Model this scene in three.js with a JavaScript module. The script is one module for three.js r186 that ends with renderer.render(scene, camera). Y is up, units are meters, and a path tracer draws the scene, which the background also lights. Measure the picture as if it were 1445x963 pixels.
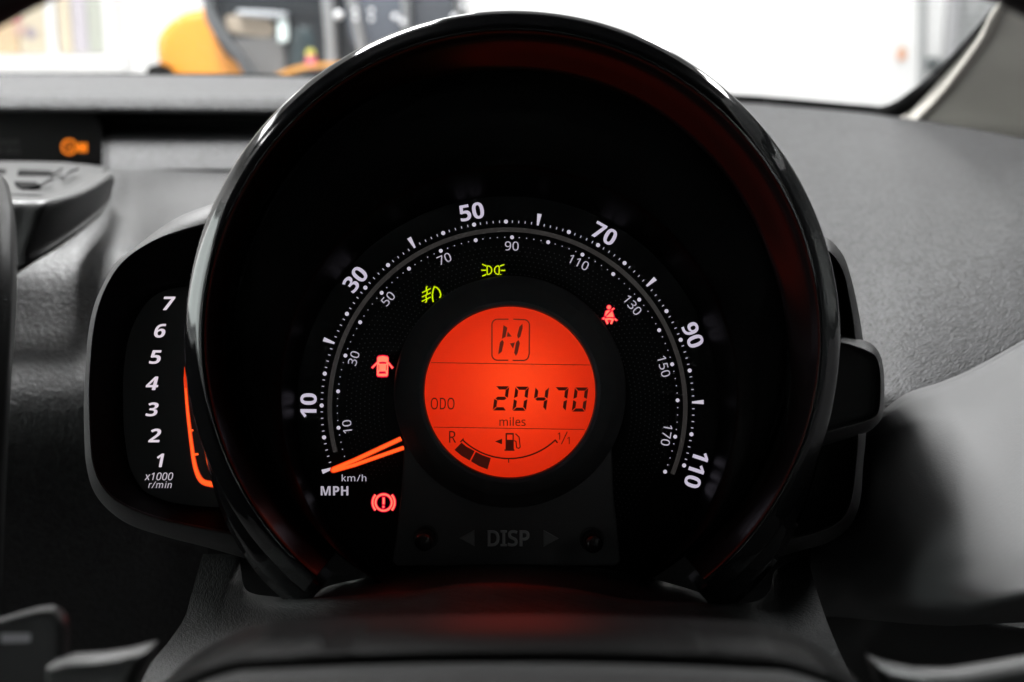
import * as THREE from 'three';
import { mergeGeometries, mergeVertices, toCreasedNormals } from 'three/addons/utils/BufferGeometryUtils.js';
import { RoundedBoxGeometry } from 'three/addons/geometries/RoundedBoxGeometry.js';
import { TextGeometry } from 'three/addons/geometries/TextGeometry.js';
import { FontLoader } from 'three/addons/loaders/FontLoader.js';
import { RectAreaLightUniformsLib } from 'three/addons/lights/RectAreaLightUniformsLib.js';

// ------------------------------------------------------------------ camera, light, exposure
const scene = new THREE.Scene();
const renderer = new THREE.WebGLRenderer();
renderer.toneMapping = THREE.LinearToneMapping;
renderer.toneMappingExposure = 1.0;
renderer.shadowMap.enabled = true;
RectAreaLightUniformsLib.init();
scene.background = new THREE.Color(0, 0, 0);

const FL = 1971, D0 = 0.45, PITCH = THREE.MathUtils.degToRad(-15);   // lens in pixels of the photograph; lens to bezel; tilt
const EYE = new THREE.Vector3(0, 1.2, 0);
const camera = new THREE.PerspectiveCamera(2 * THREE.MathUtils.radToDeg(Math.atan(481.5 / FL)), 1.5, 0.02, 60);
camera.position.copy(EYE);
camera.rotation.x = PITCH;
camera.focus = 0.499;
camera.userData.fStop = 10.8;

// workshop ceiling lights: [x, z, width along x, depth along z, radiance]
const CEILING_Y = 3.7;
const LIGHTS = [
  [-3.6, -2.6, 0.5, 1.8, 16, 'white ceiling light nearest the left wall, ahead of the car'], [-1.2, -2.6, 0.9, 1.6, 56, 'wide white ceiling light ahead of the car, left of the yellow vehicle'], [2.5, -3.0, 0.4, 1.4, 44, 'white ceiling light ahead of the car, towards the roller shutter'],
  [-3.6, -5.8, 0.5, 1.8, 17, 'white ceiling light above the notice board'], [-0.7, -6.0, 0.5, 1.8, 16, 'white ceiling light above the yellow vehicle, near the front wall'], [2.0, -6.8, 0.5, 1.8, 26, 'white ceiling light nearest the roller shutter'],
  [-0.6, 3.4, 0.5, 1.8, 130, 'added white ceiling light behind the car, brightening the lower panel'],  // added lamp, brightens surfaces that face the eye
];

// ------------------------------------------------------------------ helpers
let seed = 7;
const rnd = () => { seed = (seed * 1664525 + 1013904223) >>> 0; return seed / 4294967296; };
const V = (x, y, z) => new THREE.Vector3(x, y, z);
const R = THREE.MathUtils.degToRad;
// a point of the driver's frame (x right, y up, z towards the eye, origin in the bezel's plane) from measured pixels and depth
const L = (px, py, d) => V((px - 722.5) * d / FL, (481.5 - py) * d / FL, D0 - d);
const LX = (px, d) => (px - 722.5) * d / FL, LY = (py, d) => (481.5 - py) * d / FL;
const FRAME_Q = new THREE.Quaternion().setFromEuler(new THREE.Euler(PITCH, 0, 0));
const FRAME_P = V(0, 0, -D0).applyQuaternion(FRAME_Q).add(EYE);
const toWorld = (v) => v.clone().applyQuaternion(FRAME_Q).add(FRAME_P);

const used = new Map();
function numbered(n) { const k = used.get(n) ?? 0; used.set(n, k + 1); return k ? `${n}_${String(k).padStart(3, '0')}` : n; }
function tag(o, label, category, group) { o.userData.label = label; o.userData.category = category; if (group) o.userData.group = group; return o; }
function thing(name, label, category, inFrame = true, group) {
  const g = new THREE.Group();
  g.name = numbered(name);
  if (inFrame) { g.position.copy(FRAME_P); g.quaternion.copy(FRAME_Q); }
  scene.add(g);
  return tag(g, label, category, group);
}
function part(name, geo, mat, parent, label) {
  const list = Array.isArray(geo) ? geo : [geo];
  const g = list.length === 1 ? list[0] : mergeGeometries(list.map((q) => { const r = q.index ? q.toNonIndexed() : q; for (const k of Object.keys(r.attributes)) if (!['position', 'normal', 'uv'].includes(k)) r.deleteAttribute(k); return r; }));
  const m = new THREE.Mesh(g, mat);
  m.name = name; m.castShadow = m.receiveShadow = true;
  if (label) m.userData.label = label;
  parent.add(m);
  return m;
}
function structure(name, geo, mat) { const m = part(name, geo, mat, scene); m.userData.kind = 'structure'; return m; }

// a smooth sheet through a grid of points; uv in metres
function cr(a, b, c, d, t) { const t2 = t * t, t3 = t2 * t; return 0.5 * (2 * b + (c - a) * t + (2 * a - 5 * b + 4 * c - d) * t2 + (3 * b - a - 3 * c + d) * t3); }
function spline(pts, n, closed = false) {
  const m = pts.length, out = [], segs = closed ? m : m - 1, get = (i) => closed ? pts[(i + m) % m] : pts[Math.max(0, Math.min(m - 1, i))];
  for (let k = 0; k <= n; k++) {
    if (closed && k === n) break;
    const s = k / n * segs, i = Math.min(segs - 1, Math.floor(s)), t = s - i, [a, b, c, d] = [get(i - 1), get(i), get(i + 1), get(i + 2)];
    out.push(V(cr(a.x, b.x, c.x, d.x, t), cr(a.y, b.y, c.y, d.y, t), cr(a.z, b.z, c.z, d.z, t)));
  }
  return out;
}
function gridMesh(rows, thick = 0, closedU = false) {
  const nv = rows.length, nu = rows[0].length, pos = [], uv = [], idx = [];
  let vv = 0;
  for (let j = 0; j < nv; j++) {
    if (j) vv += rows[j][nu >> 1].distanceTo(rows[j - 1][nu >> 1]);
    let uu = 0;
    for (let i = 0; i < nu; i++) { if (i) uu += rows[j][i].distanceTo(rows[j][i - 1]); pos.push(...rows[j][i].toArray()); uv.push(uu, vv); }
  }
  const w = closedU ? nu : nu - 1;
  for (let j = 0; j < nv - 1; j++) for (let i = 0; i < w; i++) { const a = j * nu + i, b = j * nu + (i + 1) % nu, c = a + nu, d = b + nu; idx.push(a, c, b, b, c, d); }
  const g = new THREE.BufferGeometry();
  g.setAttribute('position', new THREE.Float32BufferAttribute(pos, 3));
  g.setAttribute('uv', new THREE.Float32BufferAttribute(uv, 2));
  g.setIndex(idx);
  g.computeVertexNormals();
  if (!thick) return g;
  const n = g.attributes.normal, back = g.clone(), bp = back.attributes.position;
  for (let i = 0; i < bp.count; i++) bp.setXYZ(i, bp.getX(i) - n.getX(i) * thick, bp.getY(i) - n.getY(i) * thick, bp.getZ(i) - n.getZ(i) * thick);
  const bi = [];
  for (let k = 0; k < idx.length; k += 3) bi.push(idx[k], idx[k + 2], idx[k + 1]);
  back.setIndex(bi); back.computeVertexNormals();
  const rim = [];
  for (let i = 0; i < nu; i++) rim.push(i);
  for (let j = 1; j < nv; j++) rim.push(j * nu + nu - 1);
  for (let i = nu - 2; i >= 0; i--) rim.push((nv - 1) * nu + i);
  for (let j = nv - 2; j > 0; j--) rim.push(j * nu);
  const ep = [], eu = [], ei = [], fp = g.attributes.position;
  rim.forEach((r, k) => { ep.push(fp.getX(r), fp.getY(r), fp.getZ(r), bp.getX(r), bp.getY(r), bp.getZ(r)); eu.push(k * 0.002, 0, k * 0.002, thick); const q = (k + 1) % rim.length; ei.push(2 * k, 2 * q, 2 * k + 1, 2 * k + 1, 2 * q, 2 * q + 1); });
  const e = new THREE.BufferGeometry();
  e.setAttribute('position', new THREE.Float32BufferAttribute(ep, 3)); e.setAttribute('uv', new THREE.Float32BufferAttribute(eu, 2)); e.setIndex(ei); e.computeVertexNormals();
  return mergeGeometries([g, back, e]);
}
function sheet(ctrl, nu, nv, thick = 0) {
  const rows = ctrl.map((r) => spline(r, nu)), cols = [];
  for (let i = 0; i <= nu; i++) cols.push(spline(rows.map((r) => r[i]), nv));
  const out = [];
  for (let j = 0; j <= nv; j++) out.push(cols.map((c) => c[j]));
  return gridMesh(out, thick);
}
const rowL = (...pts) => pts.map((p) => L(...p));
// flat pieces measured in pixels on the plane at depth d, lifted by z metres towards the eye
function flat(pts, d, z = 0, holes = []) {
  const s = new THREE.Shape(pts.map(([x, y]) => new THREE.Vector2(LX(x, d), LY(y, d))));
  for (const h of holes) s.holes.push(new THREE.Path(h.map(([x, y]) => new THREE.Vector2(LX(x, d), LY(y, d)))));
  return new THREE.ShapeGeometry(s, 24).translate(0, 0, D0 - d + z);
}
function solid(pts, d, depth, bevel = 0, steps = 3, holes = []) {   // front face lies at depth d
  const s = new THREE.Shape(pts.map(([x, y]) => new THREE.Vector2(LX(x, d), LY(y, d))));
  for (const h of holes) s.holes.push(new THREE.Path(h.map(([x, y]) => new THREE.Vector2(LX(x, d), LY(y, d)))));
  const g = new THREE.ExtrudeGeometry(s, { depth: depth - 2 * bevel, bevelEnabled: bevel > 0, bevelThickness: bevel, bevelSize: bevel, bevelOffset: -bevel, bevelSegments: steps, curveSegments: 24 });
  return toCreasedNormals(g.translate(0, 0, D0 - d - depth + bevel), 0.6);
}
function circ(cx, cy, r, n = 20, a0 = 0, a1 = 360) { const o = []; const m = a1 - a0 >= 360 ? n : n + 1; for (let i = 0; i < m; i++) { const a = R(a0 + (a1 - a0) * i / n); o.push([cx + r * Math.sin(a), cy - r * Math.cos(a)]); } return o; }
let layer = 0;
function stroke(pts, w, d, z = 0, closed = false) {   // ribbon with mitred corners; w in pixels or [start, end]
  const n = pts.length, pos = [], idx = [], k = d / FL, wAt = (i) => Array.isArray(w) ? w[0] + (w[1] - w[0]) * i / (n - 1) : w;
  layer = (layer + 1) % 8;
  for (let i = 0; i < n; i++) {
    const p = pts[i], a = closed ? pts[(i - 1 + n) % n] : pts[Math.max(0, i - 1)], b = closed ? pts[(i + 1) % n] : pts[Math.min(n - 1, i + 1)];
    const u = norm2(p[0] - a[0], p[1] - a[1]), v = norm2(b[0] - p[0], b[1] - p[1]);
    const tx = (i || closed ? u[0] : v[0]) + (i < n - 1 || closed ? v[0] : u[0]), ty = (i || closed ? u[1] : v[1]) + (i < n - 1 || closed ? v[1] : u[1]), t = norm2(tx, ty);
    const c = Math.max(0.5, t[0] * (i || closed ? u[0] : v[0]) + t[1] * (i || closed ? u[1] : v[1])), h = wAt(i) / 2 / c;
    for (const s of [-1, 1]) pos.push((p[0] - s * t[1] * h - 722.5) * k, (481.5 - (p[1] + s * t[0] * h)) * k, D0 - d + z + layer * 1.2e-5);
  }
  for (let i = 0; i < (closed ? n : n - 1); i++) { const a = 2 * i, b = 2 * ((i + 1) % n); idx.push(a, a + 1, b, b, a + 1, b + 1); }
  const g = new THREE.BufferGeometry();
  g.setAttribute('position', new THREE.Float32BufferAttribute(pos, 3));
  g.setAttribute('normal', new THREE.Float32BufferAttribute(pos.map((_, i) => i % 3 === 2 ? 1 : 0), 3));
  g.setAttribute('uv', new THREE.Float32BufferAttribute(new Array(pos.length / 3 * 2).fill(0), 2));
  g.setIndex(idx);
  return g;
}
function norm2(x, y) { const l = Math.hypot(x, y); return l < 1e-9 ? [0, 0] : [x / l, y / l]; }
const fonts = {
  bold: await new FontLoader().loadAsync('fonts/droid/droid_sans_bold.typeface.json'),
  regular: await new FontLoader().loadAsync('fonts/droid/droid_sans_regular.typeface.json'),
};
// lettering centred on a pixel, cap height h pixels, turned clockwise by deg
function letters(text, font, cx, cy, h, d, z, { deg = 0, sx = 1, slant = 0, space = 1 } = {}) {
  const s = 100, geos = [];
  let x = 0;
  for (const ch of text) {
    const gl = fonts[font].data.glyphs[ch] ?? fonts[font].data.glyphs['0'], adv = gl.ha * s / fonts[font].data.resolution;
    if (ch !== ' ') { const g = new THREE.ShapeGeometry(fonts[font].generateShapes(ch, s), 6); g.translate(x, 0, 0); geos.push(g); }
    x += adv * space;
  }
  const g = geos.length > 1 ? mergeGeometries(geos) : geos[0];
  g.computeBoundingBox();
  const probe = new THREE.ShapeGeometry(fonts[font].generateShapes('H', s)); probe.computeBoundingBox();
  const cap = probe.boundingBox.max.y, b = g.boundingBox, k = h / cap * d / FL;
  g.translate(-(b.min.x + b.max.x) / 2, -cap / 2, 0);
  if (slant) g.applyMatrix4(new THREE.Matrix4().makeShear(0, 0, slant, 0, 0, 0));
  g.scale(k * sx, k, 1).rotateZ(-R(deg)).translate(LX(cx, d), LY(cy, d), D0 - d + z);
  return g;
}
function sweepRing(profile, a0, a1, n, cx, cy, cap = true) {   // profile of [radius, z] swept clockwise from straight up; closed profile
  const rows = profile.map(([r, z]) => { const o = []; for (let i = 0; i <= n; i++) { const a = a0 + (a1 - a0) * i / n; o.push(V(cx + r * Math.sin(a), cy + r * Math.cos(a), z)); } return o; });
  const g = gridMesh(rows);
  if (!cap) return g;
  const caps = [a0, a1].map((a, k) => {
    const c = new THREE.ShapeGeometry(new THREE.Shape(profile.map(([r, z]) => new THREE.Vector2(r, z))));
    const p = c.attributes.position;
    for (let i = 0; i < p.count; i++) { const r = p.getX(i), z = p.getY(i); p.setXYZ(i, cx + r * Math.sin(a), cy + r * Math.cos(a), z); }
    c.computeVertexNormals();
    return c;
  });
  return mergeGeometries([g, ...caps].map((q) => q.toNonIndexed()));
}
function loftRings(rings, n = 96) {   // rings of { x, y, r, z } in metres, n points round
  const rows = rings.map(({ x, y, r, z }) => { const o = []; for (let i = 0; i < n; i++) { const a = i / n * Math.PI * 2; o.push(V(x + r * Math.sin(a), y + r * Math.cos(a), z)); } return o; });
  return gridMesh(rows, 0, true);
}

// ------------------------------------------------------------------ textures and materials
function hash(x, y, s) { let h = (Math.imul(x, 374761393) + Math.imul(y, 668265263) + Math.imul(s, 2147483647)) | 0; h = Math.imul(h ^ (h >>> 13), 1274126177); return ((h ^ (h >>> 16)) >>> 0) / 4294967296; }
function tileNoise(x, y, cells, s) {
  const fx = x * cells, fy = y * cells, ix = Math.floor(fx), iy = Math.floor(fy), u = fx - ix, v = fy - iy, su = u * u * (3 - 2 * u), sv = v * v * (3 - 2 * v), q = (i, j) => hash(((ix + i) % cells + cells) % cells, ((iy + j) % cells + cells) % cells, s);
  return (q(0, 0) * (1 - su) + q(1, 0) * su) * (1 - sv) + (q(0, 1) * (1 - su) + q(1, 1) * su) * sv;
}
function noiseTexture(size, f, srgb = false) {
  const a = new Uint8Array(size * size * 4);
  for (let y = 0; y < size; y++) for (let x = 0; x < size; x++) {
    const c = f(x / size, y / size), o = (y * size + x) * 4, v = Array.isArray(c) ? c : [c, c, c];
    for (let k = 0; k < 3; k++) a[o + k] = Math.max(0, Math.min(255, v[k] * 255));
    a[o + 3] = 255;
  }
  const t = new THREE.DataTexture(a, size, size);
  t.wrapS = t.wrapT = THREE.RepeatWrapping; t.magFilter = THREE.LinearFilter; t.minFilter = THREE.LinearMipmapLinearFilter;
  if (srgb) t.colorSpace = THREE.SRGBColorSpace;
  t.needsUpdate = true;
  return t;
}
const rep = (t, m) => { const c = t.clone(); c.repeat.set(1 / m, 1 / m); c.needsUpdate = true; return c; };
const grainT = noiseTexture(512, (x, y) => {   // leather grain of soft plastic: pebbles
  const wob = 0.03 * tileNoise(x, y, 24, 5);
  const a = tileNoise(x + wob, y, 96, 1), b = tileNoise(x, y + wob, 170, 2), c = tileNoise(x, y, 40, 3);
  return 0.15 + 0.45 * a + 0.3 * b + 0.1 * c;
});
const mottleT = noiseTexture(1024, (x, y) => {
  const v = 0.66 + 0.20 * tileNoise(x, y, 5, 11) + 0.14 * tileNoise(x, y, 14, 12);
  const s = 0.74 + 0.9 * (tileNoise(x, y, 300, 13) - 0.5) + 1.15 * (tileNoise(x, y, 170, 14) - 0.5) + 0.9 * (tileNoise(x, y, 90, 15) - 0.5);
  return [v * s + 0.1, v * s + 0.1, v * s + 0.1];
});
const smudgeT = noiseTexture(256, (x, y) => { const v = 0.7 * tileNoise(x, y, 6, 21) + 0.3 * tileNoise(x, y, 40, 22); return [v, v, v]; });
const std = (o) => new THREE.MeshStandardMaterial(o), phys = (o) => new THREE.MeshPhysicalMaterial(o);
const rgb = (r, g, b) => new THREE.Color().setRGB(r, g, b);
const glow = (r, g, b, base = 0.02) => std({ color: rgb(base, base, base), roughness: 0.6, emissive: rgb(r, g, b), emissiveIntensity: 1 });
const M = {
  gloss: phys({ color: rgb(0.004, 0.004, 0.0045), roughness: 0.07 }),
  funnel: phys({ color: rgb(0.004, 0.004, 0.004), roughness: 0.38, specularIntensity: 0.08 }),
  innerWall: phys({ color: rgb(0.006, 0.005, 0.005), roughness: 0.30, specularIntensity: 0.38 }),
  dial: phys({ color: rgb(0.0022, 0.0022, 0.0022), roughness: 0.6, specularIntensity: 0.5 }),
  matte: std({ color: rgb(0.05, 0.05, 0.0515), roughness: 0.55 }),
  panel: std({ color: rgb(0.075, 0.075, 0.078), roughness: 0.5, bumpMap: rep(grainT, 0.03), bumpScale: 0.00003 }),
  satin: std({ color: rgb(0.020, 0.020, 0.021), roughness: 0.42, bumpMap: rep(grainT, 0.04), bumpScale: 0.00005 }),
  rimGrey: std({ color: rgb(0.044, 0.042, 0.043), roughness: 0.5, bumpMap: rep(grainT, 0.04), bumpScale: 0.00006 }),
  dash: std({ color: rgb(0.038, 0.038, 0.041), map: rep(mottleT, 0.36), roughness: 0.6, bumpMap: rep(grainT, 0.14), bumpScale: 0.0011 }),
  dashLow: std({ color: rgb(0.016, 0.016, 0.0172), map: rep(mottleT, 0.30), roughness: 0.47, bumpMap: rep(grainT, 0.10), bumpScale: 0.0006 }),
  trim: std({ color: rgb(0.018, 0.0184, 0.0184), roughness: 0.42, bumpMap: rep(grainT, 0.05), bumpScale: 0.00008 }),
  sideTrim: std({ color: rgb(0.095, 0.095, 0.097), roughness: 0.55, bumpMap: rep(grainT, 0.05), bumpScale: 0.00006 }),
  shroud: std({ color: rgb(0.020, 0.020, 0.0205), roughness: 0.55, map: rep(mottleT, 0.22), bumpMap: rep(grainT, 0.045), bumpScale: 0.00035 }),
  hubTop: phys({ color: rgb(0.0035, 0.0035, 0.0035), roughness: 0.45, specularIntensity: 0.09 }),
  leather: std({ color: rgb(0.004, 0.004, 0.0045), roughness: 0.5, bumpMap: rep(grainT, 0.05), bumpScale: 0.0002 }),
  hub: std({ color: rgb(0.010, 0.010, 0.0105), roughness: 0.62, bumpMap: rep(grainT, 0.06), bumpScale: 0.0002 }),
  silver: std({ color: rgb(0.12, 0.12, 0.12), roughness: 0.42, metalness: 0.5 }),
  black: std({ color: rgb(0.006, 0.006, 0.006), roughness: 0.7 }),
  rubber: phys({ color: rgb(0.003, 0.003, 0.003), roughness: 0.85, specularIntensity: 0.2 }),
  beige: std({ color: rgb(0.52, 0.495, 0.45), roughness: 0.6, bumpMap: rep(grainT, 0.06), bumpScale: 0.0001 }),
  number: glow(0.53, 0.485, 0.60),
  smallNumber: glow(0.42, 0.39, 0.47),
  tick: glow(0.55, 0.51, 0.60),
  arc: std({ color: rgb(0.06, 0.055, 0.052), roughness: 0.5, emissive: rgb(0.022, 0.020, 0.019) }),
  paintedRedHalo: glow(0.80, 0.0, 0.035), redCore: glow(1.5, 0.27, 0.15),  // halo colours paint the bloom round lit symbols and strips
  green: glow(0.62, 0.80, 0.0), paintedOrangeHalo: glow(0.72, 0.035, 0.004), orange: glow(1.5, 0.15, 0.022), amber: glow(0.95, 0.22, 0.002),
  lcdInk: std({ color: rgb(0.012, 0.005, 0.004), roughness: 0.6, emissive: rgb(0.035, 0.0035, 0.002) }),
  lcdFaint: std({ color: rgb(0.012, 0.005, 0.004), roughness: 0.6, emissive: rgb(0.09, 0.012, 0.007) }),
  faintPrint: std({ color: rgb(0.10, 0.10, 0.10), roughness: 0.6 }),
  mark: std({ color: rgb(0.85, 0.83, 0.88), roughness: 0.5 }),
  lens: phys({ color: rgb(1, 1, 1), roughness: 0.0, transmission: 1, thickness: 0, ior: 1.3, specularIntensity: 0.35 }),
  glass: phys({ color: rgb(0.955, 0.97, 0.968), roughness: 0.0, transmission: 1, thickness: 0, ior: 1.45 }),
};

// ------------------------------------------------------------------ the workshop (setting)
const wallM = std({ color: rgb(0.82, 0.82, 0.81), roughness: 0.85, map: rep(noiseTexture(128, (x, y) => { const v = 0.95 + 0.05 * tileNoise(x, y, 6, 31); return [v, v, v]; }), 3) });
const RX0 = -5, RX1 = 4, RZ0 = -8, RZ1 = 5;
const box = (w, h, d, x, y, z) => new THREE.BoxGeometry(w, h, d).translate(x, y, z);
structure('floor', box(RX1 - RX0, 0.2, RZ1 - RZ0, (RX0 + RX1) / 2, -0.1, (RZ0 + RZ1) / 2), std({ color: rgb(0.33, 0.33, 0.34), roughness: 0.45 }));
structure('ceiling', box(RX1 - RX0, 0.2, RZ1 - RZ0, (RX0 + RX1) / 2, CEILING_Y + 0.3, (RZ0 + RZ1) / 2), wallM);
structure('wall_front', box(RX1 - RX0, 4, 0.2, (RX0 + RX1) / 2, 2, RZ0 - 0.1), wallM);
const darkenedWall = std({ color: rgb(0.05, 0.05, 0.052), roughness: 0.85 });   // unseen right wall, darkened to dim its reflection in the bezel
structure('wall_back', box(RX1 - RX0, 4, 0.2, (RX0 + RX1) / 2, 2, RZ1 + 0.1), wallM);
structure('wall_left', box(0.2, 4, RZ1 - RZ0 + 0.4, RX0 - 0.1, 2, (RZ0 + RZ1) / 2), wallM);
structure('wall_right', box(0.2, 4, RZ1 - RZ0 + 0.4, RX1 + 0.1, 2, (RZ0 + RZ1) / 2), darkenedWall);

const fittingM = std({ color: rgb(0.8, 0.8, 0.8), roughness: 0.4 });
LIGHTS.forEach(([x, z, w, dd, e, label]) => {
  const t = thing('ceiling_light', label, 'ceiling light', false, 'workshop ceiling lights');
  t.position.set(x, CEILING_Y, z);
  part('fitting', new RoundedBoxGeometry(w + 0.06, 0.08, dd + 0.06, 2, 0.015).translate(0, 0.06, 0), fittingM, t);
  part('light_diffuser', box(w, 0.016, dd, 0, 0.010, 0), glow(e * 0.25, e * 0.25, e * 0.25, 0.5), t);
  const l = new THREE.RectAreaLight(new THREE.Color(1, 0.985, 0.985), e, w, dd);
  l.position.set(x, CEILING_Y - 0.004, z);
  l.lookAt(x, 0, z);
  scene.add(l);
});

// frosted workshop window in the left wall, beyond the passenger's side glass
{
  const t = thing('frosted_window', 'wide frosted workshop window in the left wall', 'window', false);
  t.position.set(RX0 + 0.03, 1.9, -1.0);
  const W = 3.2, H = 1.7, E = 3.6;
  part('window_glass', box(0.02, H, W, 0, 0, 0), glow(E * 0.8, E * 0.83, E * 0.8, 0.4), t);
  for (const y of [-H / 2 - 0.04, H / 2 + 0.04]) part('frame_bar', new RoundedBoxGeometry(0.08, 0.08, W + 0.16, 2, 0.01).translate(0.01, y, 0), fittingM, t);
  for (const z of [-W / 2 - 0.04, 0, W / 2 + 0.04]) part('frame_bar', new RoundedBoxGeometry(0.08, H, 0.08, 2, 0.01).translate(0.01, 0, z), fittingM, t);
  const l = new THREE.RectAreaLight(new THREE.Color(0.97, 1, 0.97), E, W, H);
  l.position.set(RX0 + 0.09, 1.9, -1.0); l.lookAt(0, 1.9, -1.0);
  scene.add(l);
}

// point of the world seen at a pixel at horizontal distance -z
function far(px, py, z) { const v = V((px - 722.5) / FL, (481.5 - py) / FL, -1).applyQuaternion(FRAME_Q); return v.multiplyScalar(-z / -v.z).add(EYE); }
const at = (px, py, z) => far(px, py, z);   // z negative ahead of the eye

// notice board with pinned sheets on the front wall, far left
{
  const z = RZ0, t = thing('notice_board', 'white framed board of pale cream and grey sheets on the far wall', 'notice board', false);
  const c = at(40, 30, z); t.position.set(c.x, c.y, z);
  const X = (px) => at(px, 30, z).x - c.x, Y = (py) => at(40, py, z).y - c.y;
  const frameM = std({ color: rgb(0.8, 0.8, 0.79), roughness: 0.5 });
  const panel = (x0, x1, y0, y1, col, name = 'sheet') => part(name, new RoundedBoxGeometry(X(x1) - X(x0), Y(y0) - Y(y1), 0.02, 1, 0.004).translate((X(x0) + X(x1)) / 2, (Y(y0) + Y(y1)) / 2, 0.045), std({ color: col, roughness: 0.7 }), t);
  part('backboard', box(X(175) - X(-120), Y(-120) - Y(80), 0.03, (X(175) + X(-120)) / 2, (Y(-120) + Y(80)) / 2, 0.017), std({ color: rgb(0.75, 0.74, 0.71), roughness: 0.7 }), t);
  panel(-100, 28, -110, 76, rgb(0.62, 0.47, 0.30)); panel(30, 68, -110, 74, rgb(0.62, 0.55, 0.42)); panel(86, 103, -110, 74, rgb(0.66, 0.58, 0.44));
  panel(106, 126, -110, 72, rgb(0.52, 0.49, 0.53)); panel(127, 150, -110, 72, rgb(0.47, 0.49, 0.43));
  part('printed_mark', new THREE.CylinderGeometry(0.03, 0.03, 0.006, 20).rotateX(Math.PI / 2).translate(X(28), Y(24), 0.062), std({ color: rgb(0.62, 0.30, 0.28), roughness: 0.6 }), t);
  part('printed_mark', box(0.07, 0.05, 0.006, X(33), Y(42), 0.062), std({ color: rgb(0.60, 0.42, 0.36), roughness: 0.6 }), t);
  part('printed_mark', new THREE.CylinderGeometry(0.032, 0.032, 0.006, 20).rotateX(Math.PI / 2).translate(X(47), Y(46), 0.062), std({ color: rgb(0.40, 0.35, 0.38), roughness: 0.6 }), t);
  for (const px of [77, 158]) part('frame_post', box(0.05, Y(-120) - Y(78), 0.05, X(px), (Y(-120) + Y(78)) / 2, 0.06), frameM, t);
  part('sill', new RoundedBoxGeometry(X(178) - X(-120), 0.09, 0.12, 2, 0.01).translate((X(178) + X(-120)) / 2, Y(88), 0.07), frameM, t);
}

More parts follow.
